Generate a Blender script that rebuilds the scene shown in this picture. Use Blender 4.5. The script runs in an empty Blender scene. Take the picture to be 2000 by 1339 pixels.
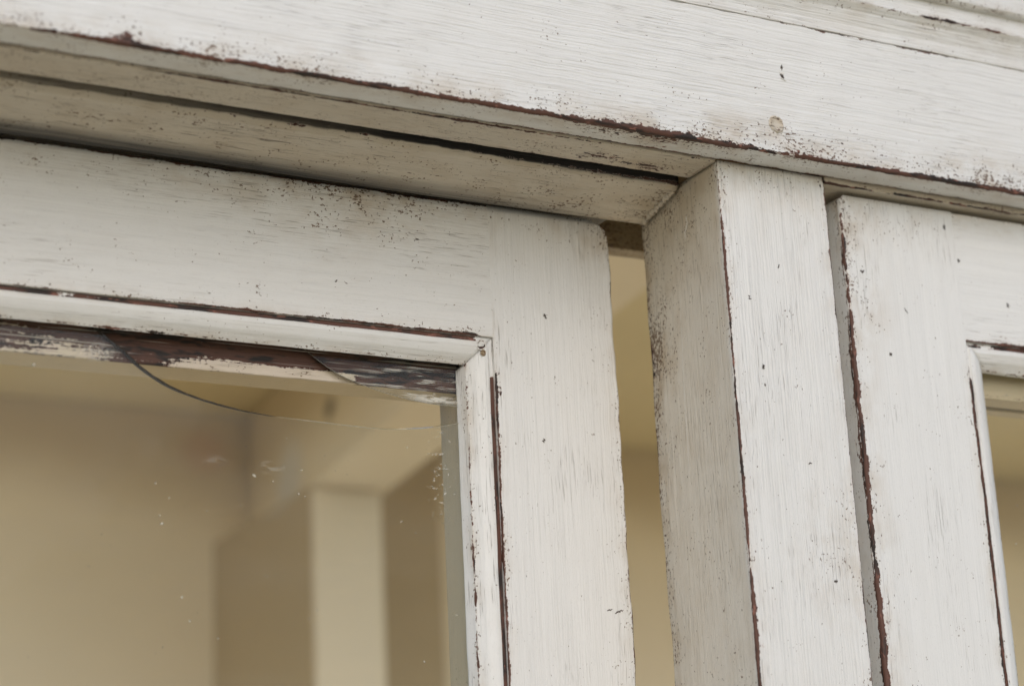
import bpy, math, random
import numpy as np
from mathutils import Vector, Matrix

random.seed(7)
rng = np.random.default_rng(7)
S = bpy.context.scene
COL = S.collection

# ------------------------------------------------------------------ camera
cam_d = bpy.data.cameras.new('camera')
cam = bpy.data.objects.new('camera', cam_d); COL.objects.link(cam)
R_ = Vector((0.88335, -0.46627, -0.04774)); U_ = Vector((-0.09587, -0.27945, 0.95536)); F_ = Vector((0.45880, 0.83935, 0.29156))
M = Matrix((R_, U_, -F_)).transposed().to_4x4()
M.translation = Vector((-0.5081, -0.7106, -0.3510))
cam.matrix_world = M
cam_d.sensor_width = 36.0
cam_d.lens = 36.0 * 4051.6 / 2000.0
cam_d.clip_start = 0.05; cam_d.clip_end = 500
cam_d.dof.use_dof = True
cam_d.dof.focus_distance = 0.925
cam_d.dof.aperture_fstop = 6.4
S.camera = cam

# ------------------------------------------------------------------ daylight
SUN_EL, SUN_AZ = math.radians(36), math.radians(-18)      # azimuth: to the right of the facade's normal
w = bpy.data.worlds.new('World'); S.world = w; w.use_nodes = True
wn = w.node_tree.nodes; wl = w.node_tree.links
sky = wn.new('ShaderNodeTexSky'); sky.sky_type = 'NISHITA'; sky.sun_disc = False
sky.sun_elevation = SUN_EL
to_sun = Vector((math.sin(SUN_AZ) * math.cos(SUN_EL), -math.cos(SUN_AZ) * math.cos(SUN_EL), math.sin(SUN_EL)))
sky.sun_rotation = math.atan2(to_sun.x, to_sun.y)
sky.air_density = 1.0; sky.dust_density = 2.0; sky.ozone_density = 1.4
bg = wn['Background']; bg.inputs['Strength'].default_value = 0.15
wl.new(sky.outputs[0], bg.inputs['Color'])
sun_d = bpy.data.lights.new('sun', 'SUN'); sun_d.energy = 0.85; sun_d.angle = math.radians(78); sun_d.color = (1.0, 0.985, 0.955)
sun = bpy.data.objects.new('sun', sun_d); COL.objects.link(sun)
sun.rotation_euler = to_sun.to_track_quat('Z', 'Y').to_euler()
S.view_settings.view_transform = 'Standard'; S.view_settings.look = 'None'
S.view_settings.exposure = -0.14; S.view_settings.gamma = 1.0
S.render.engine = 'CYCLES'
S.cycles.max_bounces = 10; S.cycles.diffuse_bounces = 6; S.cycles.transparent_max_bounces = 16
S.cycles.use_denoising = True


# ------------------------------------------------------------------ node helper
class NT:
    def __init__(self, name):
        self.m = bpy.data.materials.new(name); self.m.use_nodes = True
        self.t = self.m.node_tree; self.t.nodes.clear()
        self.out = self.t.nodes.new('ShaderNodeOutputMaterial')
    def n(self, typ, **kw):
        nd = self.t.nodes.new(typ)
        for k, v in kw.items(): setattr(nd, k, v)
        return nd
    def put(self, sock, v):
        if isinstance(v, bpy.types.NodeSocket): self.t.links.new(v, sock)
        elif isinstance(v, (tuple, list)) and len(v) == 3 and sock.type == 'RGBA': sock.default_value = (*v, 1)
        else: sock.default_value = v
    def math(self, op, a, b=0.0, c=0.0, clamp=False):
        nd = self.n('ShaderNodeMath', operation=op); nd.use_clamp = clamp
        self.put(nd.inputs[0], a); self.put(nd.inputs[1], b); self.put(nd.inputs[2], c)
        return nd.outputs[0]
    def vmath(self, op, a, b):
        nd = self.n('ShaderNodeVectorMath', operation=op)
        self.put(nd.inputs[0], a); self.put(nd.inputs[1], b)
        return nd.outputs['Value'] if op in ('LENGTH', 'DISTANCE', 'DOT_PRODUCT') else nd.outputs['Vector']
    def noise(self, vec, scl, detail=2.0, rough=0.5, off=0.0):
        v = self.vmath('MULTIPLY', vec, scl)
        if off: v = self.vmath('ADD', v, (off, off * 1.7, off * .3))
        nd = self.n('ShaderNodeTexNoise'); self.put(nd.inputs['Vector'], v)
        nd.inputs['Scale'].default_value = 1.0; nd.inputs['Detail'].default_value = detail; nd.inputs['Roughness'].default_value = rough
        return nd.outputs['Fac']
    def step(self, v, lo, hi):
        nd = self.n('ShaderNodeMapRange', interpolation_type='SMOOTHSTEP')
        self.put(nd.inputs['Value'], v); self.put(nd.inputs['From Min'], lo); self.put(nd.inputs['From Max'], hi)
        return nd.outputs['Result']
    def mix(self, f, a, b):
        nd = self.n('ShaderNodeMix', data_type='RGBA')
        self.put(nd.inputs['Factor'], f); self.put(nd.inputs[6], a); self.put(nd.inputs[7], b)
        return nd.outputs[2]
    def attr(self, name, vec=False):
        nd = self.n('ShaderNodeAttribute', attribute_name=name)
        return nd.outputs['Vector'] if vec else nd.outputs['Fac']
    def finish(self, col, rough=.5, bump=None, bdist=.001, bstr=1.0, spec=.5):
        p = self.n('ShaderNodeBsdfPrincipled')
        self.put(p.inputs['Base Color'], col); self.put(p.inputs['Roughness'], rough)
        p.inputs['Specular IOR Level'].default_value = spec
        if bump is not None:
            b = self.n('ShaderNodeBump'); b.inputs['Strength'].default_value = bstr; b.inputs['Distance'].default_value = bdist
            self.put(b.inputs['Height'], bump); self.t.links.new(b.outputs[0], p.inputs['Normal'])
        self.t.links.new(p.outputs[0], self.out.inputs['Surface'])
        return self.m


def paint_material(name, base=(.80, .798, .78), brush=1.0, speck=0.0, cs=(130, 330, 1), chip=(.108, .046, .030), dark=(.022, .014, .011), dirt=(.46, .36, .24), rough=.42, fleck=(.25, .105, .075), fs=(200, 500, 1), grain=.42):
    """old brushed gloss paint over a red-brown undercoat; wear, grime and the grain direction come with the mesh"""
    t = NT(name)
    uv = t.attr('grain', True); wear = t.attr('wear'); grime = t.attr('grime'); soot_shade = t.attr('soot_shade')
    br = t.noise(uv, (26, 1000, 1), 2, .55)
    br2 = t.noise(uv, (7, 260, 1), 3, .6, 3.1)
    low = t.noise(uv, (16, 38, 1), 3, .55, 7.7)
    nc = t.noise(uv, cs, 5, .68, 1.3)
    nf = t.noise(uv, (520, 620, 1), 3, .6, 6.6); nl = t.noise(uv, (7, 16, 1), 2, .5, 12.2)
    # flaked paint
    cv = t.math('ADD', wear, t.math('MULTIPLY', t.math('SUBTRACT', nc, .5), 1.15))
    cv = t.math('ADD', cv, t.math('MULTIPLY', t.math('SUBTRACT', low, .5), .75))
    cv = t.math('ADD', cv, t.math('MULTIPLY', t.math('SUBTRACT', nf, .5), .55))
    cv = t.math('ADD', cv, t.math('MULTIPLY', t.math('MULTIPLY', t.math('SUBTRACT', nl, .53), 1.2), t.step(wear, .1, .6)))
    m_rim = t.step(cv, .44, .50); m_chip = t.step(cv, .50, .53)
    tone = t.noise(uv, (60, 240, 1), 3, .6, 5.5)
    chipc = t.mix(t.step(tone, .47, .62), chip, dark)
    chipc = t.mix(t.step(t.noise(uv, fs, 2, .5, 9.9), .61, .70), chipc, fleck)
    # base colour, with the brush marks slightly toned
    col = t.mix(t.step(br2, .25, .75), tuple(c * .955 for c in base), base)
    col = t.mix(t.math('MULTIPLY', t.step(br, .54, .72), .19 * brush), col, tuple(c * .62 for c in base))
    col = t.mix(t.attr('tint'), col, t.mix(br2, (.52, .42, .26), (.62, .52, .35)))
    col = t.mix(t.math('MULTIPLY', t.step(t.noise(uv, (500, 1300, 1), 3, .65, 14.1), .58, .74), .16), col, tuple(c * .45 for c in base))
    # yellow-brown staining
    st = t.math('MULTIPLY', grime, t.step(t.noise(uv, (45, 70, 1), 5, .65, 2.2), .36, .74))
    col = t.mix(t.math('MULTIPLY', st, .75, clamp=True), col, dirt)
    # open grain: short hairline splits along the brush direction
    gm = t.step(t.math('ADD', low, t.math('MULTIPLY', grime, .22)), .50, .66)
    gr = t.math('MULTIPLY', t.step(t.noise(uv, (70, 1900, 1), 2, .5, 4.4), .60, .70), gm)
    col = t.mix(t.math('MULTIPLY', gr, grain), col, (.17, .135, .105))
    # fly specks and soot dots, thicker where grime has gathered
    sp = t.noise(uv, (620, 820, 1), 2.5, .6, 8.3)
    spm = t.noise(uv, (70, 95, 1), 2, .5, 6.1)
    thr = t.math('SUBTRACT', .745 - speck, t.math('ADD', t.math('MULTIPLY', grime, .17), t.math('MULTIPLY', t.math('SUBTRACT', spm, .5), .38)))
    sk = t.step(sp, thr, t.math('ADD', thr, .03))
    col = t.mix(t.math('MULTIPLY', sk, .88), col, t.mix(spm, (.045, .028, .018), (.20, .11, .055)))
    so = t.math('MULTIPLY', soot_shade, t.math('ADD', .55, t.math('MULTIPLY', br2, .9)), clamp=True)
    col = t.mix(t.math('MULTIPLY', t.step(so, .05, 1.0), .97), col, (.012, .012, .014))  # soot, and the black painted into gaps for their shade
    col = t.mix(t.math('MULTIPLY', m_rim, .55), col, (.62, .515, .46))
    col = t.mix(m_chip, col, chipc)
    ro = t.math('ADD', rough, t.math('MULTIPLY', m_chip, .22))
    ro = t.math('ADD', ro, t.math('MULTIPLY', t.math('SUBTRACT', br2, .5), .22))
    h = t.math('MULTIPLY', br, .40 * brush)
    h = t.math('ADD', h, t.math('MULTIPLY', br2, .16 * brush))
    h = t.math('ADD', h, t.math('MULTIPLY', t.noise(uv, (120, 160, 1), 2, .5, 1.9), .07))
    pit = t.noise(uv, (800, 1500, 1), 2, .6, 3.3)
    h = t.math('ADD', h, t.math('MULTIPLY', pit, .10))
    h = t.math('SUBTRACT', h, t.math('MULTIPLY', m_chip, .20))
    h = t.math('SUBTRACT', h, t.math('MULTIPLY', t.math('MAXIMUM', gr, sk), .12))
    return t.finish(col, ro, h, .001, .9, .5)


M_FASCIA = paint_material('brushed_white_paint', brush=1.5, speck=.008)
M_SMOOTH = paint_material('smooth_white_paint', brush=.6)
M_SASH = paint_material('old_white_paint', (.785, .778, .757), brush=.8, speck=.012)
M_MULL = paint_material('streaked_white_paint', (.79, .785, .765), brush=1.1)
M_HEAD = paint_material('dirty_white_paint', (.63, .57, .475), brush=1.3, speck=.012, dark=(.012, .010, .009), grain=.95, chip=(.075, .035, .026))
M_REBATE = paint_material('scraped_rebate_paint', (.66, .57, .46), brush=1.4, speck=.03, dirt=(.40, .31, .18), cs=(22, 800, 1), chip=(.085, .037, .023), dark=(.016, .011, .008), fleck=(.40, .36, .32), fs=(16, 900, 1))
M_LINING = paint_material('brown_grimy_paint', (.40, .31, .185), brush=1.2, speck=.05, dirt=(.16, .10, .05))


# ------------------------------------------------------------------ mesh helpers
def mesh_object(name, verts, faces, mat, parent=None, attrs=None, smooth=True):
    me = bpy.data.meshes.new(name)
    me.from_pydata([tuple(v) for v in verts], [], faces)
    for k, a in (attrs or {}).items():
        a = np.asarray(a, np.float32)
        if a.ndim == 1:
            me.attributes.new(k, 'FLOAT', 'POINT').data.foreach_set('value', a)
        else:
            me.attributes.new(k, 'FLOAT_VECTOR', 'POINT').data.foreach_set('vector', a.ravel())
    for m_ in (mat if isinstance(mat, (list, tuple)) else [mat]): me.materials.append(m_)
    if smooth: me.polygons.foreach_set('use_smooth', [True] * len(me.polygons))
    me.update()
    o = bpy.data.objects.new(name, me); COL.objects.link(o)
    if parent is not None: o.parent = parent
    return o


def tag(o, label=None, cat=None, group=None, kind=None):
    if label: o['label'] = label
    if cat: o['category'] = cat
    if group: o['group'] = group
    if kind: o['kind'] = kind
    return o


def empty(name, label, cat, group=None):
    o = bpy.data.objects.new(name, None); COL.objects.link(o); o.empty_display_size = .05
    return tag(o, label, cat, group)


mm = .001
def table(*pts):                                   # piecewise linear strength along the board, in millimetres
    xs = np.array([p[0] for p in pts]) * mm; ys = np.array([p[1] for p in pts])
    return lambda s: np.interp(s, xs, ys)


def fillet(poly):
    """polygon [(a, b, r), ...] in mm -> points, perimeter position, index of the corner or edge each belongs to"""
    n = len(poly); P = [np.array(p[:2], float) for p in poly]; pts = []; corner_v = {}
    seg = []
    for i in range(n):
        p, a, b = P[i], P[i - 1], P[(i + 1) % n]; r = poly[i][2]
        da = (a - p) / np.linalg.norm(a - p); db = (b - p) / np.linalg.norm(b - p)
        ang = math.acos(max(-1, min(1, float(da @ db))))
        if r <= 0 or ang > math.pi - .05: seg.append([p]); continue
        k = min(r / math.tan(ang / 2), .48 * np.linalg.norm(a - p), .48 * np.linalg.norm(b - p)); r = k * math.tan(ang / 2)
        c = p + (da + db) / np.linalg.norm(da + db) * (r / math.sin(ang / 2))
        q0, q1 = p + da * k - c, p + db * k - c
        t0 = math.atan2(q0[1], q0[0]); dt = math.atan2(q1[1], q1[0]) - t0
        dt = (dt + math.pi) % (2 * math.pi) - math.pi
        m_ = 5 if r > 2 else 4
        seg.append([c + r * np.array([math.cos(t0 + dt * j / m_), math.sin(t0 + dt * j / m_)]) for j in range(m_ + 1)])
    out = []; own = []
    for i in range(n):
        for q in seg[i]: out.append(q); own.append(('c', i))
        q0, q1 = seg[i][-1], seg[(i + 1) % n][0]; L = np.linalg.norm(q1 - q0)
        if L > 1e-6:
            ds = sorted(set([round(x, 3) for x in (.6, 1.5, 3, 6) if x < L / 2] + [round(L - x, 3) for x in (.6, 1.5, 3, 6) if x < L / 2]))
            full = [0] + ds + [L]; fin = []
            for x0, x1 in zip(full[:-1], full[1:]):
                m_ = max(1, int(math.ceil((x1 - x0) / 3.5)))
                fin += [x0 + (x1 - x0) * j / m_ for j in range(m_)]
            for x in fin[1:]: out.append(q0 + (q1 - q0) * x / L); own.append(('e', i))
    out = np.array(out); out = np.vstack([out, out[:1]]); own.append(own[0])
    v = np.concatenate([[0], np.cumsum(np.linalg.norm(np.diff(out, axis=0), axis=1))])
    for i in range(n):
        idx = [j for j, o in enumerate(own[:-1]) if o == ('c', i)]
        corner_v[i] = float(np.mean(v[idx]))
    return out, v, own, corner_v


SEED = [0]
def sweep(name, axis, poly, s0, s1, mat, parent, wear=None, seg_wear=None, grime=None, grime0=0.0, soot_shade=None, shade_at=None, tint_at=None, extra=None,
          ds=2.5, wob=.12, xf=None, end=None, start=None, caps=True, bow=0.0):
    """board: a rounded cross-section (mm) drawn along X or Z; every vertex carries wear, grime and grain coordinates"""
    SEED[0] += 1; sd = SEED[0]; r = np.random.default_rng(100 + sd)
    area = sum(poly[i - 1][0] * poly[i][1] - poly[i][0] * poly[i - 1][1] for i in range(len(poly)))
    if area < 0:
        raise ValueError(name + ': cross-section must run counter-clockwise')
    pts, v, own, cv = fillet(poly); n = len(pts); per = v[-1]
    ns = max(2, int(abs(s1 - s0) / ds) + 1)
    tt = np.linspace(0, 1, ns)
    a0 = np.full(n, s0, float) if start is None else np.array([start(*p) for p in pts])
    a1 = np.full(n, s1, float) if end is None else np.array([end(*p) for p in pts])
    s = a0[None, :] * (1 - tt[:, None]) + a1[None, :] * tt[:, None]          # (ns, n) mm
    A = np.tile(pts[:, 0], (ns, 1)); B = np.tile(pts[:, 1], (ns, 1))
    if wob:
        for q in range(5):
            k = r.uniform(.02, .5) ; ph = r.uniform(0, 6.28, 2); kv = r.uniform(.03, .25)
            A += wob * .5 * np.sin(s * k + ph[0] + kv * v[None, :]) * min(1, .12 / k)
            B += wob * .5 * np.sin(s * k * 1.13 + ph[1] + kv * v[None, :]) * min(1, .12 / k)
        A[:, -1] = A[:, 0]; B[:, -1] = B[:, 0]
    if xf is not None: s, A, B = xf(s, A, B)
    W = np.zeros((ns, n)); G = np.full((ns, n), float(grime0))
    def dist(i):
        d = np.abs(v - cv[i]); return np.minimum(d, per - d)
    for i, (st, rg) in (wear or {}).items():
        stv = st(s * mm) if callable(st) else np.full_like(s, st)
        W = np.maximum(W, stv * np.clip(1 - dist(i)[None, :] / rg, 0, 1))
        W = np.maximum(W, .44 * np.minimum(stv, 1) * np.exp(-dist(i)[None, :] / (rg * 2.4)))
    for i, st in (seg_wear or {}).items():
        on = np.array([o == ('e', i) or o in (('c', i), ('c', (i + 1) % len(poly))) for o in own])
        stv = st(s * mm) if callable(st) else np.full_like(s, st)
        W = np.where(on[None, :], np.maximum(W, stv), W)
    for i, (st, rg) in (grime or {}).items():
        stv = st(s * mm) if callable(st) else np.full_like(s, st)
        G = np.maximum(G, stv * np.clip(1 - dist(i)[None, :] / rg, 0, 1) ** 1.5)
    K = np.zeros((ns, n))
    for i, (st, rg) in (soot_shade or {}).items():
        stv = st(s * mm) if callable(st) else np.full_like(s, st)
        K = np.maximum(K, stv * np.clip(1 - dist(i)[None, :] / rg, 0, 1))
    if axis == 'X': V = np.stack([s, A, B], -1) * mm
    else: V = np.stack([A, B, s], -1) * mm
    if shade_at is not None: K = np.maximum(K, shade_at(V / mm))
    if extra is not None:
        dW, dG = extra(V / mm); W = W + dW; G = G + dG
    uvw = np.stack([s * mm, np.tile(v, (ns, 1)) * mm, np.full_like(s, sd * 3.7)], -1)
    V2 = V.reshape(-1, 3)
    i = np.arange(n - 1)[None, :]; j = np.arange(ns - 1)[:, None]
    q = np.stack([j * n + i, j * n + i + 1, (j + 1) * n + i + 1, (j + 1) * n + i], -1).reshape(-1, 4)
    if s1 < s0: q = q[:, ::-1]
    faces = q.tolist()
    if caps:
        c0 = list(range(n - 1)); c1 = [(ns - 1) * n + k for k in range(n - 1)]
        faces.append(c0[::-1] if s1 > s0 else c0); faces.append(c1 if s1 > s0 else c1[::-1])
    o = mesh_object(name, V2, faces, mat, parent, {'wear': W.ravel(), 'grime': G.ravel(), 'soot_shade': K.ravel(), 'tint': (tint_at(V / mm) * 1.0 if tint_at else np.zeros((ns, n))).ravel(), 'grain': uvw.reshape(-1, 3)})
    if caps:
        me = o.data
        me.polygons[len(me.polygons) - 1].use_smooth = False; me.polygons[len(me.polygons) - 2].use_smooth = False
    return o


def blob(c, rad, amt):
    c = np.array(c, float); rad = np.array(rad, float)
    return lambda P: amt * np.exp(-(((P - c) / rad) ** 2).sum(-1))


def spots(wear_list=(), grime_list=()):
    def fn(P):
        W = np.zeros(P.shape[:2]); G = np.zeros(P.shape[:2])
        for f in wear_list: W = W + f(P)
        for f in grime_list: G = G + f(P)
        return W, G
    return fn


def strip(name, pts, nrm, width, mat, parent, seed):
    """narrow irregular flake or split lying on a surface: points in mm, pushed 0.06 mm along nrm"""
    r = np.random.default_rng(seed); P = np.array(pts, float); nv = np.array(nrm, float); m_ = 40
    t0 = np.linspace(0, 1, len(P)); t1 = np.linspace(0, 1, m_)
    Q = np.stack([np.interp(t1, t0, P[:, k]) for k in range(3)], 1)
    d = np.gradient(Q, axis=0); d /= np.linalg.norm(d, axis=1)[:, None]; sde = np.cross(d, nv)
    wd = width * (.35 + .9 * r.random(m_)) * np.sin(np.pi * np.clip(t1, .03, .97)) ** .4
    jit = np.convolve(r.standard_normal(m_ + 6), np.ones(7) / 7, 'valid')[:, None] * width * .7
    a = Q + sde * (wd[:, None] / 2 + jit); b = Q - sde * (wd[:, None] / 2 - jit)
    top = .06 * nv; V = np.concatenate([a + top, b + top, a - .25 * nv, b - .25 * nv]) * mm
    Fc = []
    for i in range(m_ - 1):
        for p, q in ((0, 1), (1, 3), (3, 2), (2, 0)):
            Fc.append([p * m_ + i, q * m_ + i, q * m_ + i + 1, p * m_ + i + 1])
    return mesh_object(name, V, Fc, mat, parent, smooth=False)
M_SPLIT = bpy.data.materials.new('dark_split_wood'); M_SPLIT.use_nodes = True
M_SPLIT.node_tree.nodes['Principled BSDF'].inputs['Base Color'].default_value = (.060, .042, .030, 1)
M_PALE = bpy.data.materials.new('fresh_paint_scratch'); M_PALE.use_nodes = True
M_PALE.node_tree.nodes['Principled BSDF'].inputs['Base Color'].default_value = (.74, .72, .68, 1)

X0, X1, ZB = -760, 620, -640          # how far the boards run beyond the frame of the photograph (mm)

# ------------------------------------------------------------------ the fixed window frame
frame = empty('window_frame', 'fixed white painted frame with worn red-brown edges: lintel board, head and mullion post', 'window frame')

# lintel fascia: face at Y=0, underside at Z=0
edge = table((-760, .6), (-345, .7), (-320, .75), (-300, .95), (-285, 1.1), (-262, .9), (-225, 1.05), (-205, 1.15), (-160, 1.1), (-120, .95), (-80, .85), (-50, .85), (-10, .72), (20, .58), (50, .8), (75, .9), (110, .95), (180, .95), (620, .9))
fascia = sweep('fascia_board', 'X', [(0, 67.0, .25), (0, 0, 1.3), (16, 0, .5), (16, 140, 0), (3.2, 140, 0), (3.2, 67.0, 0)], X0, X1, M_FASCIA, frame,
      wear={1: (edge, 3.0), 0: (table((-760, .25), (-40, .3), (0, .42), (60, .55), (90, .3), (110, .6), (150, .3), (175, .55), (620, .4)), 1.8), 2: (.75, 2.0)}, soot_shade={2: (.8, 1.6)},
      grime={1: (table((-760, .75), (-250, .95), (-150, .9), (-60, 1.0), (40, 1.0), (100, .7), (150, 1.0), (620, .9)), 20), 2: (.5, 9)}, grime0=.06,
      extra=spots([blob((-70, 0, 40), (25, 5, 14), .17), blob((-40, 0, 60), (30, 5, 8), .2), blob((-40, 9, 0), (46, 7, 3), .20), blob((5, 0, 36), (20, 5, 12), .12),
                   blob((-283, 0, 4), (5, 3, 3), .5)] + [blob((x_, 0, z_), (3.2, 3, 2.2), a_) for x_, z_, a_ in ((-66, 43, .45), (-72, 45.5, .35), (-86, 49, .4), (-96, 24, .35), (-20, 47, .4), (-23, 44, .4), (-60, 52, .35), (110, 22, .3), (150, 12, .4), (60, 10, .3))],
                  [blob((0, 0, 10), (45, 5, 10), .30), blob((145, 0, 10), (30, 5, 10), .5), blob((-40, 9, 0), (50, 9, 3), .4)]), wob=.2)

# cornice: cove, fillet strip and the board above it
cornice = sweep('cornice_moulding', 'X', [(2, 67.2, .3), (3, 67.2, 0), (3, 139, 0), (-5, 139, 0), (-5.6, 90.0, .3), (-6.2, 82.2, .9), (-3.5, 79.2, 3), (-1.0, 72.5, 3), (-.5, 67.2, .3)], X0, X1, M_FASCIA, frame,
      wear={5: (table((-760, .3), (80, .42), (120, .5), (190, .52), (620, .5)), 2.2), 8: (table((-760, .3), (20, .35), (120, .42), (620, .4)), 1.4)},
      grime={6: (.5, 10), 5: (.75, 5)}, grime0=.2)
upper = sweep('upper_board', 'X', [(-10, 240, 0), (-10, 91.2, 2.2), (-5.2, 91.2, 0), (-5.2, 240, 0)], X0, X1, M_FASCIA, frame,
      wear={1: (.42, 3)}, grime={1: (.9, 8)}, grime0=.15)

# head boards behind the fascia (a longer one left of the mullion, one right of it)
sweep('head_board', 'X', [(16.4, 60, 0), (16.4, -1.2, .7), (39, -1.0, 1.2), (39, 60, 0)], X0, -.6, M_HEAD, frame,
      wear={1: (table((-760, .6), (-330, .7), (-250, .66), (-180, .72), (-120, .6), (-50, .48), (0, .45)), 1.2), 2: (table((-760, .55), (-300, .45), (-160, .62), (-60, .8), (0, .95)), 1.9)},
      grime={1: (.5, 4), 2: (.8, 6)}, soot_shade={2: (table((-760, .25), (-200, .35), (-100, .8), (0, 1.0)), 1.6)}, grime0=.46,
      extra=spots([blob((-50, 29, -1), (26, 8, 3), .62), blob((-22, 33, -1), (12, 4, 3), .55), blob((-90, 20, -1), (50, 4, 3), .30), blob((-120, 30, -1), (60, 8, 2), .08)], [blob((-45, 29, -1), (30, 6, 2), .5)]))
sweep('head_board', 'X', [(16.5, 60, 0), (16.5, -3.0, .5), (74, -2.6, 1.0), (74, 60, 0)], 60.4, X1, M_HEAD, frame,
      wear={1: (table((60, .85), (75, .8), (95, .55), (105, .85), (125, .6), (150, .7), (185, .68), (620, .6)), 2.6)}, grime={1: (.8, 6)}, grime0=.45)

# head stop: the lower board the left sash closes behind; its back edge is rounded away
def stop_wave(s, A, B):
    B = B + .5 * np.sin(s * .021 + 1) * np.clip((A - 50) / 30, 0, 1)
    A = A + np.where(A < 49, .45 * np.sin(s * .16) * np.sin(s * .043 + 2) + .30 * np.sin(s * .41 + 1) + .25 * np.sin(s * .93 + 2 * np.sin(s * .21)), 0)
    return s, A, B
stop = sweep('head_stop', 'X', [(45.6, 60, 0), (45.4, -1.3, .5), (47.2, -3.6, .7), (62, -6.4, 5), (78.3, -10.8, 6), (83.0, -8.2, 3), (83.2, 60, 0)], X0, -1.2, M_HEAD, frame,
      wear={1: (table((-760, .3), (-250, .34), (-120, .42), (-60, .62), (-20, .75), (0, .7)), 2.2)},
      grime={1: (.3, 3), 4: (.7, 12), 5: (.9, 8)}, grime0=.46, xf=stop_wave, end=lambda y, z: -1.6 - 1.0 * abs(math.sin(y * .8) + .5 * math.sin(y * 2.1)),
      shade_at=lambda P: np.interp(P[..., 0], [-760, -330, -160, -90, 0], [.42, .46, .85, 1.3, 1.6]) * np.clip((P[..., 2] + 1.6 + np.interp(P[..., 0], [-160, -60], [0, .7])) / .9, 0, 1) * (P[..., 1] < 47),  # slot face blackened to deepen the shade of the gap
      soot_shade={4: (table((-760, 1.0), (-300, 1.15), (-150, 1.0), (-90, .85), (-50, .5), (-20, .15), (0, .0)), 15), 5: (1.3, 7)},
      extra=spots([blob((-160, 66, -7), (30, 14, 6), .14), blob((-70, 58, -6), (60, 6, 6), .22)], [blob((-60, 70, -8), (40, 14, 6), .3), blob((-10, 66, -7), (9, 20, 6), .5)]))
# the floor of the slot between head board and head stop, blackened for its shade
sweep('slot_fillet', 'X', [(38.6, 30, 0), (38.6, 7.2, 0), (46, 7.6, 0), (46, 30, 0)], X0, -.2, M_HEAD, frame, seg_wear={1: table((-760, .25), (-200, .3), (-110, .5), (-60, .8), (0, .9))}, grime0=.9, soot_shade={1: (table((-760, .75), (-200, .9), (-110, 1.3), (0, 1.6)), 14)})

def stop_z(y): return float(np.interp(y, [47.2, 62, 77], [-3.6, -6.2, -9.7]))
strip('split', [(-146, 60.5, stop_z(60.5)), (-110, 59.3, stop_z(59.3)), (-70, 59.5, stop_z(59.5)), (-43, 59.6, stop_z(59.6))], (0, -.18, -.98), .5, M_SPLIT, stop, 21)

# black strip added over the sash so the gap behind the stop looks shaded
sweep('gap_shade_strip', 'X', [(83.4, 60, 0), (83.4, -4.6, .4), (123.5, -4.0, .4), (123.5, 60, 0)], X0, -14, M_LINING, frame, grime0=1, soot_shade={1: (1.6, 60)})

# mullion: front face at Y=16, left side runs back to Y=84
def mull_wave(s, A, B):
    A = A + np.where(B > 70, .5 * np.sin(s * .035) * np.sin(s * .0113 + .6) + .25 * np.sin(s * .14), 0)
    return s, A, B
mullion = sweep('mullion', 'Z', [(0, 16.2, .9), (60, 16.2, .9), (60, 83.6, .8), (0, 83.6, 1.2)], -.2, ZB, M_MULL, frame,
      wear={0: (table((-640, .9), (-250, .95), (-120, .92), (-60, .9), (-36, .8), (-18, .55), (-4, .5), (0, .6)), 1.9), 1: (table((-640, .9), (-230, .9), (-60, .78), (-25, .55), (0, .7)), 1.5), 3: (table((-640, .6), (-150, .62), (-80, .5), (-20, .55), (0, .6)), 1.9)},
      grime={0: (.55, 12), 1: (.55, 14), 3: (.95, 16)}, grime0=.10, xf=mull_wave,
      extra=spots([blob((40, 16, -2), (16, 4, 5), .22), blob((58, 16, -8), (6, 4, 10), .28), blob((0, 78, -72), (3, 7, 16), .26)],
                  [blob((30, 16, -3), (40, 6, 14), .55), blob((0, 76, -70), (3, 14, 28), .8), blob((0, 60, -6), (3, 40, 26), .5), blob((45, 16, -180), (12, 4, 25), .45),
                   lambda P: np.where(P[..., 0] < .8, .22, 0) * np.clip((P[..., 1] - 18) / 10, 0, 1)]),
      tint_at=lambda P: (.40 + .25 * np.clip(1 + P[..., 2] / 60, 0, 1)) * (P[..., 0] < .9) * np.clip((P[..., 1] - 16.5) / 3, 0, 1))  # left face tinted for warm bounced light as well as its dirty film

strip('scratch', [(0, 43, -17.5), (0, 45, -22.5), (0, 46.7, -28)], (-1, 0, 0), 1.0, M_PALE, mullion, 22)
strip('scratch', [(0, 54.5, -55), (0, 56.5, -90), (0, 58, -140)], (-1, 0, 0), .35, M_PALE, mullion, 23)

# broken caulking along the joint of head stop and mullion
def lump(name, pts, rad, mat, parent, seed):
    """irregular bead of filler following a line of points (mm)"""
    r = np.random.default_rng(seed); V = []; Fc = []; P = np.array(pts, float); m_ = 10
    for i, p in enumerate(P):
        d = P[min(i + 1, len(P) - 1)] - P[max(i - 1, 0)]; d /= np.linalg.norm(d)
        e = np.cross(d, (0, 0, 1.)); e /= np.linalg.norm(e); g = np.cross(e, d)
        rr = rad * (.55 + .75 * r.random()) * (.35 if i in (0, len(P) - 1) else 1)
        for k in range(m_):
            a = 2 * math.pi * k / m_; q = rr * (.75 + .5 * r.random())
            V.append((p + e * math.cos(a) * q + g * math.sin(a) * q) * mm)
    for i in range(len(P) - 1):
        for k in range(m_):
            Fc.append([i * m_ + k, i * m_ + (k + 1) % m_, (i + 1) * m_ + (k + 1) % m_, (i + 1) * m_ + k])
    Fc += [list(range(m_))[::-1], [(len(P) - 1) * m_ + k for k in range(m_)]]
    V = np.array(V)
    return mesh_object(name, V, Fc, mat, parent, {'wear': r.random(len(V)) * .35, 'grime': np.full(len(V), .55), 'grain': V * 1.0})
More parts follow.
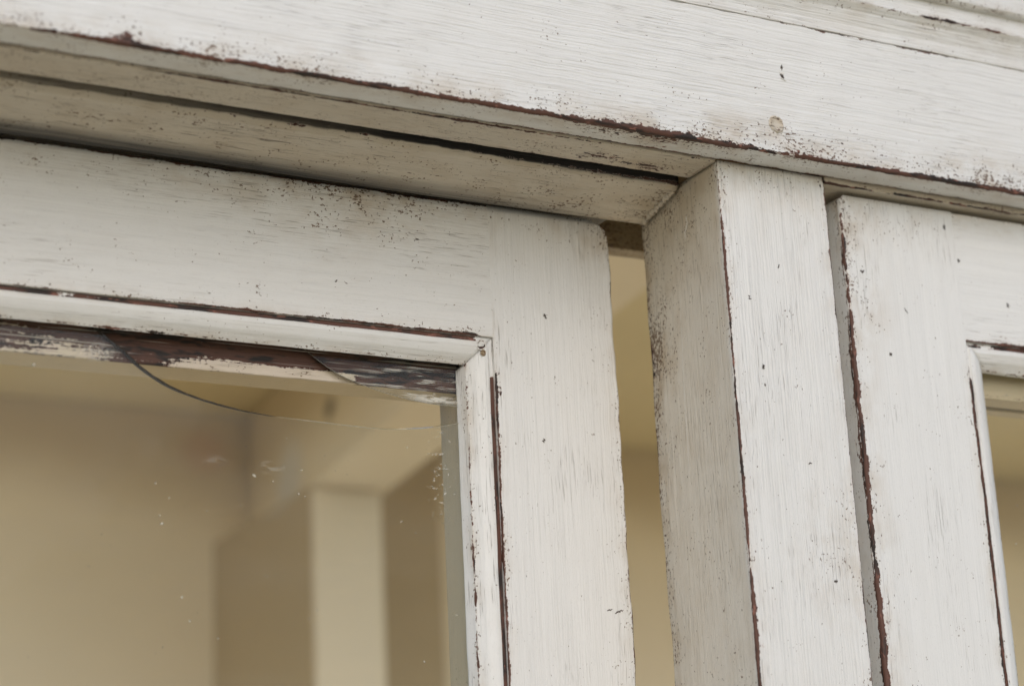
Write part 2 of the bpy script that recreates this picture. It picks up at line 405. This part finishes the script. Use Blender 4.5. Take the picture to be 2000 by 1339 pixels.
lump('caulk', [(-3.4 + .7 * math.sin(i * 1.7), 49 + i * 1.0, -4.0 - i * .215 + .4 * math.sin(i * 2.3)) for i in range(30)], 1.3, M_HEAD, stop, 3)

sweep('lintel_light_block', 'X', [(17, 62, 0), (133.5, 62, 0), (133.5, 130, 0), (17, 130, 0)], X0, X1, M_LINING, frame, wob=0)  # unseen block added to keep light out of the slots from above
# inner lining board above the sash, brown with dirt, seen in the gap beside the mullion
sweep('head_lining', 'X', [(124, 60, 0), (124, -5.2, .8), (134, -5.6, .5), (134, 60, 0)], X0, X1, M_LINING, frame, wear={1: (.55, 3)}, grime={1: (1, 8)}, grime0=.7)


def crater(name, c, r_out, r_in, h, mat, parent, seed, squash=1.0, wv=(.15, .38, .46, .50, .15)):
    """low ring of paint round a filled or open fixing hole, on a face looking towards -Y"""
    r = np.random.default_rng(seed); m_ = 20; rings = [(r_out, 0.05), (r_out * .88, h), (r_in, h * .8), (r_in * .8, .08), (r_in * .3, .06)]
    V = []; Fc = []; Wv = []
    for q, (rr, hh) in enumerate(rings):
        for k in range(m_):
            a = 2 * math.pi * k / m_; k2 = rr * (1 + .10 * math.sin(2 * a + seed) + .06 * r.standard_normal())
            V.append(((c[0] + k2 * math.cos(a)) * mm, (c[1] - hh) * mm, (c[2] + k2 * squash * math.sin(a)) * mm)); Wv.append(wv[q])
    for q in range(len(rings) - 1):
        for k in range(m_):
            Fc.append([q * m_ + k, q * m_ + (k + 1) % m_, (q + 1) * m_ + (k + 1) % m_, (q + 1) * m_ + k])
    Fc.append([4 * m_ + k for k in range(m_)])
    V = np.array(V)
    return mesh_object(name, V, Fc, mat, parent, {'wear': np.array(Wv), 'grime': np.array(Wv) * 2, 'grain': V[:, [0, 2, 1]] + np.array([0, 0, seed])})
crater('screw_plug', (23.3, 0, 14.6), 4.4, 3.3, .6, M_HEAD, fascia, 4, .9, (.2, .55, .62, .40, .0))
for k, (p0, p1, wd, mt) in enumerate((((27.8, 39.6), (30.2, 39.2), 2.0, M_SPLIT), ((28.6, 43.8), (29.8, 43.5), 1.8, M_SPLIT), ((27.6, 40.9), (30.4, 40.8), 1.1, M_PALE), ((28.2, 38.2), (31.2, 37.3), .6, M_PALE))):
    strip('nail_hole', [(p0[0], -.12 * (k + 1) / 2, p0[1]), (p1[0], -.12 * (k + 1) / 2, p1[1])], (0, -1, 0), wd, mt, fascia, 90 + k)



# ------------------------------------------------------------------ glass
def glass_material(name, marks):
    t = NT(name)
    g = t.n('ShaderNodeNewGeometry'); pos = g.outputs['Position']
    co = t.math('ABSOLUTE', t.vmath('DOT_PRODUCT', g.outputs['Normal'], g.outputs['Incoming']))
    fr = t.math('MULTIPLY', t.math('SUBTRACT', 1.0, g.outputs['Backfacing']), t.math('ADD', .018, t.math('MULTIPLY', .96, t.math('POWER', t.math('SUBTRACT', 1.0, co), 5.0))))
    gl = t.n('ShaderNodeBsdfGlossy'); gl.inputs['Roughness'].default_value = .02; gl.inputs['Color'].default_value = (1, 1, 1, 1)
    wav = t.n('ShaderNodeBump'); wav.inputs['Strength'].default_value = .25; wav.inputs['Distance'].default_value = .001
    t.put(wav.inputs['Height'], t.noise(pos, (30, 30, 30), 1, .5)); t.t.links.new(wav.outputs[0], gl.inputs['Normal'])
    tr = t.n('ShaderNodeBsdfTransparent'); tr.inputs['Color'].default_value = (.985, .99, .975, 1)
    m1 = t.n('ShaderNodeMixShader'); t.put(m1.inputs[0], fr); t.t.links.new(tr.outputs[0], m1.inputs[1]); t.t.links.new(gl.outputs[0], m1.inputs[2])
    # dust specks, a film of dirt, wipe marks, painted reflection streaks
    fine = t.step(t.noise(pos, (300, 300, 300), 1.5, .5), .755, .775)
    clus = t.step(t.noise(pos, (28, 28, 28), 3, .6, 2.0), .42, .70)
    veil = t.math('MULTIPLY', fine, t.math('MULTIPLY', clus, .8))
    veil = t.math('ADD', veil, t.math('MULTIPLY', t.step(t.noise(pos, (9, 9, 26), 4, .6, 5.0), .35, .8), .03))
    for (c, rad, amt, nz, thr) in marks:
        d = t.vmath('LENGTH', t.vmath('DIVIDE', t.vmath('SUBTRACT', pos, tuple(x * mm for x in c)), tuple(x * mm for x in rad)), (0, 0, 0))
        k = t.math('MULTIPLY', t.step(d, 1.0, .25), t.step(t.noise(pos, nz, 3, .6, c[0] * .01), thr, thr + .12))
        veil = t.math('ADD', veil, t.math('MULTIPLY', k, amt), clamp=True)
    df = t.n('ShaderNodeBsdfDiffuse'); df.inputs['Color'].default_value = (.62, .60, .54, 1)
    m2 = t.n('ShaderNodeMixShader'); t.put(m2.inputs[0], veil); t.t.links.new(m1.outputs[0], m2.inputs[1]); t.t.links.new(df.outputs[0], m2.inputs[2])
    t.t.links.new(m2.outputs[0], t.out.inputs['Surface'])
    return t.m

M_GLASS = glass_material('window_glass', [
    ((-264, 96, -94), (11, 9, 5.5), .30, (420, 420, 700), .40),
    ((-106, 96, -136), (10, 20, 30), .75, (420, 420, 560), .60),
    ((-186, 96, -138), (9, 20, 4), .14, (160, 160, 500), .52),
    ((-212, 96, -137), (7, 20, 3), .08, (160, 160, 500), .45)])
M_SHARD = glass_material('shard_glass', [((-118, 96, -94), (34, 20, 14), .8, (50, 50, 900), .54), ((-108, 96, -101.5), (16, 9, 2.6), .9, (120, 120, 500), .42)])  # pale streaks painted for reflections on the shard
def plain(name, col, rough=.5, var=.25, scl=300):
    t = NT(name); g = t.n('ShaderNodeNewGeometry')
    nz = t.noise(g.outputs['Position'], (scl, scl, scl), 3, .6)
    return t.finish(t.mix(nz, tuple(c * (1 - var) for c in col), tuple(c * (1 + var) for c in col)), rough, nz, .0005, .5)
M_GEDGE = plain('dirty_glass_edge', (.030, .022, .014), .75, .8, 700)
M_GPALE = plain('pale_glass_edge', (.40, .385, .31), .25, .25, 200)


def slab(name, outline, y0, y1, mats, parent, edge_ids=(), back=None):
    """sheet of glass: outline in (X, Z) mm; the edges listed in edge_ids use the second material"""
    n = len(outline); V = [(x * mm, y0 * mm, z * mm) for x, z in outline]
    bk = back or outline
    V += [(x * mm, y1 * mm, z * mm) for x, z in bk]
    area = sum(outline[i - 1][0] * outline[i][1] - outline[i][0] * outline[i - 1][1] for i in range(n))
    f0 = list(range(n)); f1 = [n + i for i in range(n)]
    faces = [f0 if area > 0 else f0[::-1], f1[::-1] if area > 0 else f1]
    for i in range(n):
        j = (i + 1) % n; q = [j, i, n + i, n + j]
        faces.append(q if area > 0 else q[::-1])
    o = mesh_object(name, V, faces, mats, parent, smooth=False)
    for i in edge_ids: o.data.polygons[2 + i].material_index = 1
    return o


def smooth_curve(pts, m_=6):
    P = [np.array(p, float) for p in pts]; P = [2 * P[0] - P[1]] + P + [2 * P[-1] - P[-2]]; out = []
    for i in range(1, len(P) - 2):
        for k in range(m_):
            t = k / m_
            out.append(.5 * (2 * P[i] + (P[i + 1] - P[i - 1]) * t + (2 * P[i - 1] - 5 * P[i] + 4 * P[i + 1] - P[i + 2]) * t * t + (3 * P[i] - P[i - 1] - 3 * P[i + 1] + P[i + 2]) * t ** 3))
    out.append(P[-2]); return [tuple(p) for p in out]


# ------------------------------------------------------------------ sashes
def bead_profile(axis, y0, out_, sgn, depth, face=11.5):
    """moulded bead: worn quirk beside the frame member, ovolo face sinking 5 mm, reveal back to the glass"""
    # d = distance from the frame member towards the glass, y = depth behind the front face
    prof = [(.0, 9.0, 0), (.0, 1.6, .1), (1.9, 1.5, .25), (2.5, .55, .4), (4.6, .5, 2), (8.2, 1.9, 4), (10.8, 4.2, 1.0), (face + .6, 5.2, .9), (face + 1.4 + (0 if axis == 'X' else 1.6), depth, .3), (face - 2.5, depth, 0)]
    if axis == 'X': return [(y0 + y, out_ - d) for d, y, r in prof], [p[2] for p in prof]
    return [(out_ + sgn * d, y0 + y) for d, y, r in prof], [p[2] for p in prof]

def ccw(pts, rad):
    """counter-clockwise order; returns the polygon and where each original corner went"""
    a = sum(pts[i - 1][0] * pts[i][1] - pts[i][0] * pts[i - 1][1] for i in range(len(pts)))
    idx = list(range(len(pts)))
    if a < 0: idx = idx[::-1]
    return [(*pts[i], rad[i]) for i in idx], {i: k for k, i in enumerate(idx)}

def bead(axis, y0, out_, sgn, s0, s1, depth, parent, mat, quirk, arris, mitre, mitre_at_end=True):
    pts, rad = bead_profile(axis, y0, out_, sgn, depth)
    poly, mp = ccw(pts, rad)
    k1, k2 = mp[1], mp[2]; e = min(k1, k2) if abs(k1 - k2) == 1 else max(k1, k2)
    kw = dict(start=None, end=None)
    kw['end' if mitre_at_end else 'start'] = mitre
    return sweep('bead', axis, poly, s0, s1, mat, parent, seg_wear={e: quirk}, wear={mp[7]: (arris, 1.6)}, grime={mp[7]: (.8, 6), mp[3]: (.4, 3)}, grime0=.12, wob=.12, **kw)

# ---- left sash: inner track, front face at Y=86
YL = 85.8
sash_l = empty('window_sash', 'white window sash left of the mullion holding the cracked and broken pane', 'window sash', 'sashes of the window')
def round_top(s, A, B):          # the outer top corner of the stile is worn round
    top = -8.4; r = 11.0
    d = np.clip(s - (top - r), 0, r); lim = -17.5 - (r - np.sqrt(np.maximum(r * r - d * d, 0)))
    f = np.clip((A + 82.5) / 65.0, 0, 1)
    A = np.where(A > -40, np.minimum(A, lim - (-17.5 - np.clip(A, -60, -17.5)) * 0 + 0 * f), A)
    A = A + np.where((A > -30) & (s < -25), .35 * np.sin(s * .09 + 1) * np.sin(s * .023) + .2 * np.sin(s * .31), 0)
    return s, A, B
stile_l = sweep('stile', 'Z', [(-82.4, YL, .08), (-17.5, YL, 1.3), (-17.5, 120, .8), (-94, 120, .6), (-94, 100, .4), (-82.4, 100, 0)], -8.4, ZB, M_SASH, sash_l, xf=round_top, wob=.03,
      wear={1: (table((-640, .7), (-250, .9), (-235, .55), (-220, .95), (-170, .6), (-130, .8), (-110, .78), (-60, .58), (-40, .85), (-30, .9), (-20, .5), (-10, .7)), 1.9),
            0: (table((-640, .9), (-232, .95), (-180, .85), (-150, .8), (-120, .78), (-95, .82), (-90, .3), (-70, 0), (0, 0)), 2.2)},
      grime={1: (.5, 12), 0: (table((-640, .4), (-120, .7), (-80, .6), (0, 0)), 6), 3: (.5, 5), 4: (.5, 5)}, grime0=.05,
      extra=spots([blob((-38, YL, -10), (14, 4, 3), .3), blob((-22, YL, -12), (6, 4, 5), .3), blob((-82, YL, -92), (2, 3, 5), .2)], [blob((-28, YL, -14), (24, 5, 14), .7), blob((-75, YL, -20), (10, 4, 12), .4)]), tint_at=lambda P: (P[..., 0] < -92) & (P[..., 1] > 99.5))
rail_l = sweep('top_rail', 'X', [(YL + .07, -8.4, 1.1), (YL + .07, -72.6, .35), (95, -72.6, 0), (95, -80, 0), (100, -80, 0), (100, -96.8, .6), (120, -96.4, .8), (120, -8.4, 0)], X0, -72.0, M_SASH, sash_l, wob=.03,
      wear={0: (table((-760, .8), (-300, .82), (-240, .6), (-180, .8), (-110, .8), (-82, .5)), 2.4), 1: (table((-760, .65), (-310, .62), (-290, .7), (-260, .62), (-230, .9), (-120, .95), (-92, .9), (-88, .3), (-82, 0)), 2.0)},
      grime={0: (table((-760, .3), (-260, .5), (-200, .9), (-150, 1.0), (-110, .9), (-82, .6)), 26), 1: (.55, 7)}, grime0=.06,
      extra=spots([], [blob((-150, YL, -25), (40, 6, 16), .35)]), tint_at=lambda P: P[..., 2] < -95)
# scraped rebate behind the glass: bare red-brown wood, primer and old putty
def rebate_wear(P):
    x, z = P[..., 0], P[..., 2]
    wr = .92 - .10 * np.clip((-84 - z) / 12, 0, 1)
    pale = np.interp(x, [-760, -330, -300, -262, -250, -236, -222, -205, -160, -150, -143, -128, -90], [.35, .1, .15, .3, .12, .0, .45, .75, .72, .6, .02, .0, .0])
    t = np.interp(z, [-97, -92.5, -90.5, -80], [1, 1, .0, -.2])
    pl = np.interp(x, [-310, -290, -270, -240, -150, -140, -90], [.5, .35, .25, .1, .5, .25, .1])
    return np.where(z < -80, wr - .85 * np.clip(t, 0, 1) * np.clip(pale + .0, 0, 1) - .35 * pl * (z < -95.6), 0), np.zeros_like(x)
sweep('rebate', 'X', [(99.0, -80, 0), (99.0, -96.9, .5), (99.95, -96.9, 0), (99.95, -80, 0)], X0, -93.8, M_REBATE, rail_l, extra=rebate_wear, ds=2.0, grime0=.25)
# the bead strips, mitred in the corner
bead('X', YL, -72.8, -1, X0, -82.5, 5.8, sash_l, M_SMOOTH, table((-760, .55), (-320, .5), (-300, .66), (-280, .5), (-262, .7), (-225, .95), (-92, .98), (-88, .2), (-82, 0)),
     table((-760, .45), (-300, .5), (-200, .42), (-82, .5)), lambda y, z: -82.5 - max(0, (-72.8 - z)))
bead('Z', YL, -82.5, -1, -72.8, ZB, 11, sash_l, M_SMOOTH, table((-640, .95), (-200, .9), (-100, .85), (-92, .7), (-88, .1), (-70, 0)),
     table((-640, .5), (-230, .55), (-150, .5), (-80, .42)), lambda x, y: -72.8 - max(0, (-82.5 - x)), mitre_at_end=False)
crater('nail_hole', (-87.6, YL + .6, -80.3), 1.5, .9, .4, M_LINING, sash_l, 11)
crater('nail_hole', (-88.5, YL + .6, -76.5), 2.6, 1.9, .35, M_SMOOTH, sash_l, 12)

for i, (x, z, l, w_, a) in enumerate(((-54.7, -60.7, 2.4, 1.6, 1.2), (-59, -120.3, 2.2, 1.0, 1.4), (-27, -197, 5, .8, .35), (-31, -196, 3, .6, .3), (-120, -30, 2, .7, .1), (-160, -55, 1.6, .6, .8))):
    strip('chip', [(x, YL - .02, z), (x + l * math.cos(a) * .5, YL - .02, z + l * math.sin(a) * .5), (x + l * math.cos(a), YL - .02, z + l * math.sin(a) * .9)], (0, -1, 0), w_, M_SPLIT, sash_l, 40 + i)

# broken glass
c1 = smooth_curve([(-268, -80), (-260.8, -87), (-253.1, -92.3), (-245.2, -99.1), (-232.9, -106.1), (-217.1, -111), (-203.3, -113.8), (-189.3, -115.5), (-172.7, -116.2), (-151, -117), (-131.3, -117.2), (-113.7, -115.4), (-99.5, -112.4), (-88, -109.5)])
out1 = [(-740, -79), (-268, -79)] + c1 + [(-88, -620), (-740, -620)]
bk1 = [(x, z + (0 if i < 2 or i >= len(out1) - 2 else float(np.interp(x, [-230, -190, -150, -88], [0, .7, 1.25, 1.3])))) for i, (x, z) in enumerate(out1)]
strip('crack_grime', [(x, 95.95, z) for x, z in c1[2:44]], (0, -1, 0), .5, M_GEDGE, sash_l, 31)
strip('crack_grime', [(x, 95.95, z) for x, z in c1[44:]], (0, -1, 0), .22, M_GPALE, sash_l, 32)
slab('pane', out1, 96, 99, [M_GLASS, M_GEDGE], sash_l, range(2, 2 + 44), bk1)
c2 = smooth_curve([(-176, -80), (-167.3, -86.9), (-155.3, -93.9), (-140.7, -98.7), (-125.8, -102), (-110.7, -103.8), (-97.8, -104), (-88, -103.6)])
out2 = c2 + [(-88, -79)]
slab('glass_shard', out2, 96, 98.6, [M_SHARD, M_GPALE], sash_l, range(0, len(c2) - 1), [(x + .9, z + 1.3) for x, z in c2] + [(-88, -79)])

# ---- right sash: outer track, front face at Y=21.5
YR = 21.4
sash_r = empty('window_sash', 'white window sash right of the mullion with intact glass and a dark chipped left edge', 'window sash', 'sashes of the window')
def round_top_r(s, A, B):
    top = -5.2; r = 3.0
    d = np.clip(s - (top - r), 0, r); lim = 71.5 + (r - np.sqrt(np.maximum(r * r - d * d, 0)))
    A = np.where(A < 90, np.maximum(A, lim), A)
    A = A + np.where((A < 80), .3 * np.sin(s * .07 + 2) * np.sin(s * .019) + .15 * np.sin(s * .37), 0)
    return s, A, B
sweep('stile', 'Z', [(71.5, YR, 1.6), (139.4, YR, .08), (139.4, YR + 14, 0), (151, YR + 14, .4), (151, 56, .6), (71.5, 56, .6)], -5.2, ZB, M_SMOOTH, sash_r, xf=round_top_r, wob=.03,
      wear={0: (table((-640, 1.0), (-250, 1.1), (-200, .98), (-150, 1.05), (-90, 1.05), (-60, .9), (-30, .85), (-12, .55), (0, .7)), 3.4),
            1: (table((-640, .85), (-230, .85), (-120, .9), (-92, .85), (-86, .5), (-70, 0), (0, 0)), 1.9)},
      grime={0: (table((-640, .7), (-60, .7), (-25, .95), (0, 1)), 20), 1: (table((-640, .6), (-90, .6), (-70, 0), (0, 0)), 8)}, grime0=.05,
      extra=spots([blob((110, YR, -5), (30, 4, 3), .3)], [blob((100, YR, -12), (30, 4, 14), .5), blob((85, YR, -60), (10, 4, 14), .4)]))
sweep('top_rail', 'X', [(YR + .07, -5.2, 1.1), (YR + .07, -71, .35), (YR + 9, -71, 0), (YR + 9, -78, 0), (YR + 14, -78, 0), (YR + 14, -94, .6), (48, -94, .5), (48, -92, 0), (50, -92, 0), (50, -95, .5), (58, -95, .5), (58, -5.2, 0)], 129.5, X1, M_SMOOTH, sash_r, wob=.03,
      wear={0: (table((139, .7), (200, .8), (620, .8)), 2.2), 1: (table((139, .62), (155, .6), (165, .85), (620, .8)), 1.8)}, grime={0: (.8, 14), 1: (.5, 5), 5: (.7, 8)}, grime0=.05,
      shade_at=lambda P: 1.0 * ((P[..., 2] < -72) & (P[..., 1] < YR + 13.9) & (P[..., 1] > YR + 8)) + .9 * ((P[..., 2] > -93.2) & (P[..., 2] < -85) & (P[..., 1] > 47)),  # glass slot and groove blackened for their shade
      tint_at=lambda P: (P[..., 2] < -77) & (P[..., 1] > YR + 13))
bead('X', YR, -71.2, -1, 139.5, X1, 7, sash_r, M_SMOOTH, table((130, .5), (150, .5), (165, .85), (620, .8)), .58, lambda y, z: 139.5 + max(0, (-71.2 - z)), mitre_at_end=False)
bead('Z', YR, 139.5, 1, -71.2, ZB, 10, sash_r, M_SMOOTH, table((-640, .85), (-92, .9), (-88, .6), (-80, .2), (-70, 0)), .5, lambda x, y: -71.2 - max(0, (x - 139.5)), mitre_at_end=False)
slab('pane', [(146, -79), (146, -620), (600, -620), (600, -79)], YR + 10.3, YR + 13.3, [M_GLASS], sash_r)

for i, (x, z, l, w_, a) in enumerate(((134, -15, 3.0, 1.5, 1.5), (140, -29.5, 1.8, 1.2, -.5), (168.5, -51, 2.6, 1.1, 1.5), (80, -42.2, 2.4, 1.3, -.2), (92, -82, 1.8, 1.4, .3), (104, -58, 3.5, .5, -1.0))):
    strip('chip', [(x, YR - .02, z), (x + l * math.cos(a) * .5, YR - .02, z + l * math.sin(a) * .5), (x + l * math.cos(a), YR - .02, z + l * math.sin(a) * .9)], (0, -1, 0), w_, M_SPLIT, sash_r, 60 + i)
for i, (x, z, l, w_, a) in enumerate(((28.8, -49, 2.4, .6, 1.1), (11, -64, 2.5, .8, -.9), (16, -98, 2.5, 1.2, 1.5), (16, -106, 1.6, .8, 1.4), (36, -140, 2, .6, .4), (44, -192, 2, 1.0, -.2))):
    strip('chip', [(x, 16.15, z), (x + l * math.cos(a) * .5, 16.15, z + l * math.sin(a) * .5), (x + l * math.cos(a), 16.15, z + l * math.sin(a) * .9)], (0, -1, 0), w_, M_SPLIT, mullion, 80 + i)

# ------------------------------------------------------------------ the room behind the glass
def wall_material(name, col, spots_reflections=(), rough=.6, top_shade=None):
    t = NT(name); g = t.n('ShaderNodeNewGeometry'); pos = g.outputs['Position']
    c = t.mix(t.noise(pos, (3, 3, 3), 4, .6), tuple(x * .90 for x in col), tuple(x * 1.06 for x in col))
    if top_shade is not None:           # the room's shade under the ceiling, painted as a brown fade
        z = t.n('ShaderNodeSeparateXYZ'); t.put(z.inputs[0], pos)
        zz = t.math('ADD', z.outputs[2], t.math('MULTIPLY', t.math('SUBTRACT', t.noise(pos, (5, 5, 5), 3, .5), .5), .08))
        c = t.mix(t.math('MULTIPLY', t.step(zz, top_shade - .07, top_shade + .03), .50), c, (.40, .29, .14))
    for (cc, rad, scol, amt) in spots_reflections:  # dark spots, and blurred glass reflections painted onto the surface
        d = t.vmath('LENGTH', t.vmath('DIVIDE', t.vmath('SUBTRACT', pos, cc), rad), (0, 0, 0))
        c = t.mix(t.math('MULTIPLY', t.step(d, 1.0, .25), amt), c, scol)
    return t.finish(c, rough, t.noise(pos, (60, 60, 60), 4, .6), .002, .3)

def box(name, lo, hi, mat, parent=None, bev=4):
    """bevelled box in mm"""
    import bmesh
    bm = bmesh.new(); bmesh.ops.create_cube(bm, size=1.0)
    for v in bm.verts: v.co = Vector([(lo[k] + hi[k]) / 2 + v.co[k] * (hi[k] - lo[k]) for k in range(3)]) * mm
    if bev: bmesh.ops.bevel(bm, geom=bm.edges[:], offset=bev * mm, segments=2, affect='EDGES', profile=.5)
    me = bpy.data.meshes.new(name); bm.to_mesh(me); bm.free(); me.materials.append(mat)
    o = bpy.data.objects.new(name, me); COL.objects.link(o)
    if parent is not None: o.parent = parent
    return o

CREAM = (.78, .67, .42)
M_CEIL = wall_material('cream_ceiling_paint', CREAM)
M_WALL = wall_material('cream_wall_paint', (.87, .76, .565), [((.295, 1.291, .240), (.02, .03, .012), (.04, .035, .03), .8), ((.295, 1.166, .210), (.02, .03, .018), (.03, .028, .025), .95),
                       ((.32, 1.335, .178), (.06, .085, .055), (.72, .70, .67), .85), ((.300, 1.53, .253), (.042, .2, .038), (.55, .28, .14), .38)], top_shade=.225)  # last two patches paint the pane's blurred reflections on the wall
tag(box('ceiling', (-420, 740, 300), (2600, 1640, 330), M_CEIL, bev=0), kind='structure')  # stops short at front and left: unseen opening added to light the room
tag(box('back_wall', (-600, 1530, -2300), (2600, 1620, 299), M_WALL, bev=0), kind='structure')  # left end cut back to let more light in
tag(box('floor', (-2600, 150, -2340), (2600, 1640, -2300), plain('worn_floor_boards', (.76, .68, .52), .5, .2, 8), bev=0), kind='structure')
post = empty('timber_post', 'blurred cream post carrying a beam inside the room, seen through the left pane', 'post')
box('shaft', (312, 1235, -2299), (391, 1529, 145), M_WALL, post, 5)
M_TAN_SHADE = wall_material('tan_shade_paint', (.52, .405, .235), [((.3095, 1.335, .178), (.03, .085, .055), (.62, .60, .57), .85)])  # darker tan stands for shade; grey patch paints a reflection in the pane
box('side_shade_board', (309.5, 1240, -2299), (311.8, 1529, 144), M_TAN_SHADE, post, .8)  # thin dark board added as the shade on the post's left side
tag(box('wall_shade_panel', (394, 1522, -2299), (600, 1529.6, 299), M_TAN_SHADE, bev=1), kind='structure')  # dark panel added as the shade on the wall beside the post
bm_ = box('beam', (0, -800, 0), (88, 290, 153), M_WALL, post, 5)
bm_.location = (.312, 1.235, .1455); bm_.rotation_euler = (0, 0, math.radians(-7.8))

# ------------------------------------------------------------------ the ground outside, which throws warm light up under the boards
tag(box('ground', (-40000, -60000, -2400), (40000, 140, -2360), plain('pale_dry_ground', (.60, .52, .345), .9, .15, 2), bev=0), kind='structure')
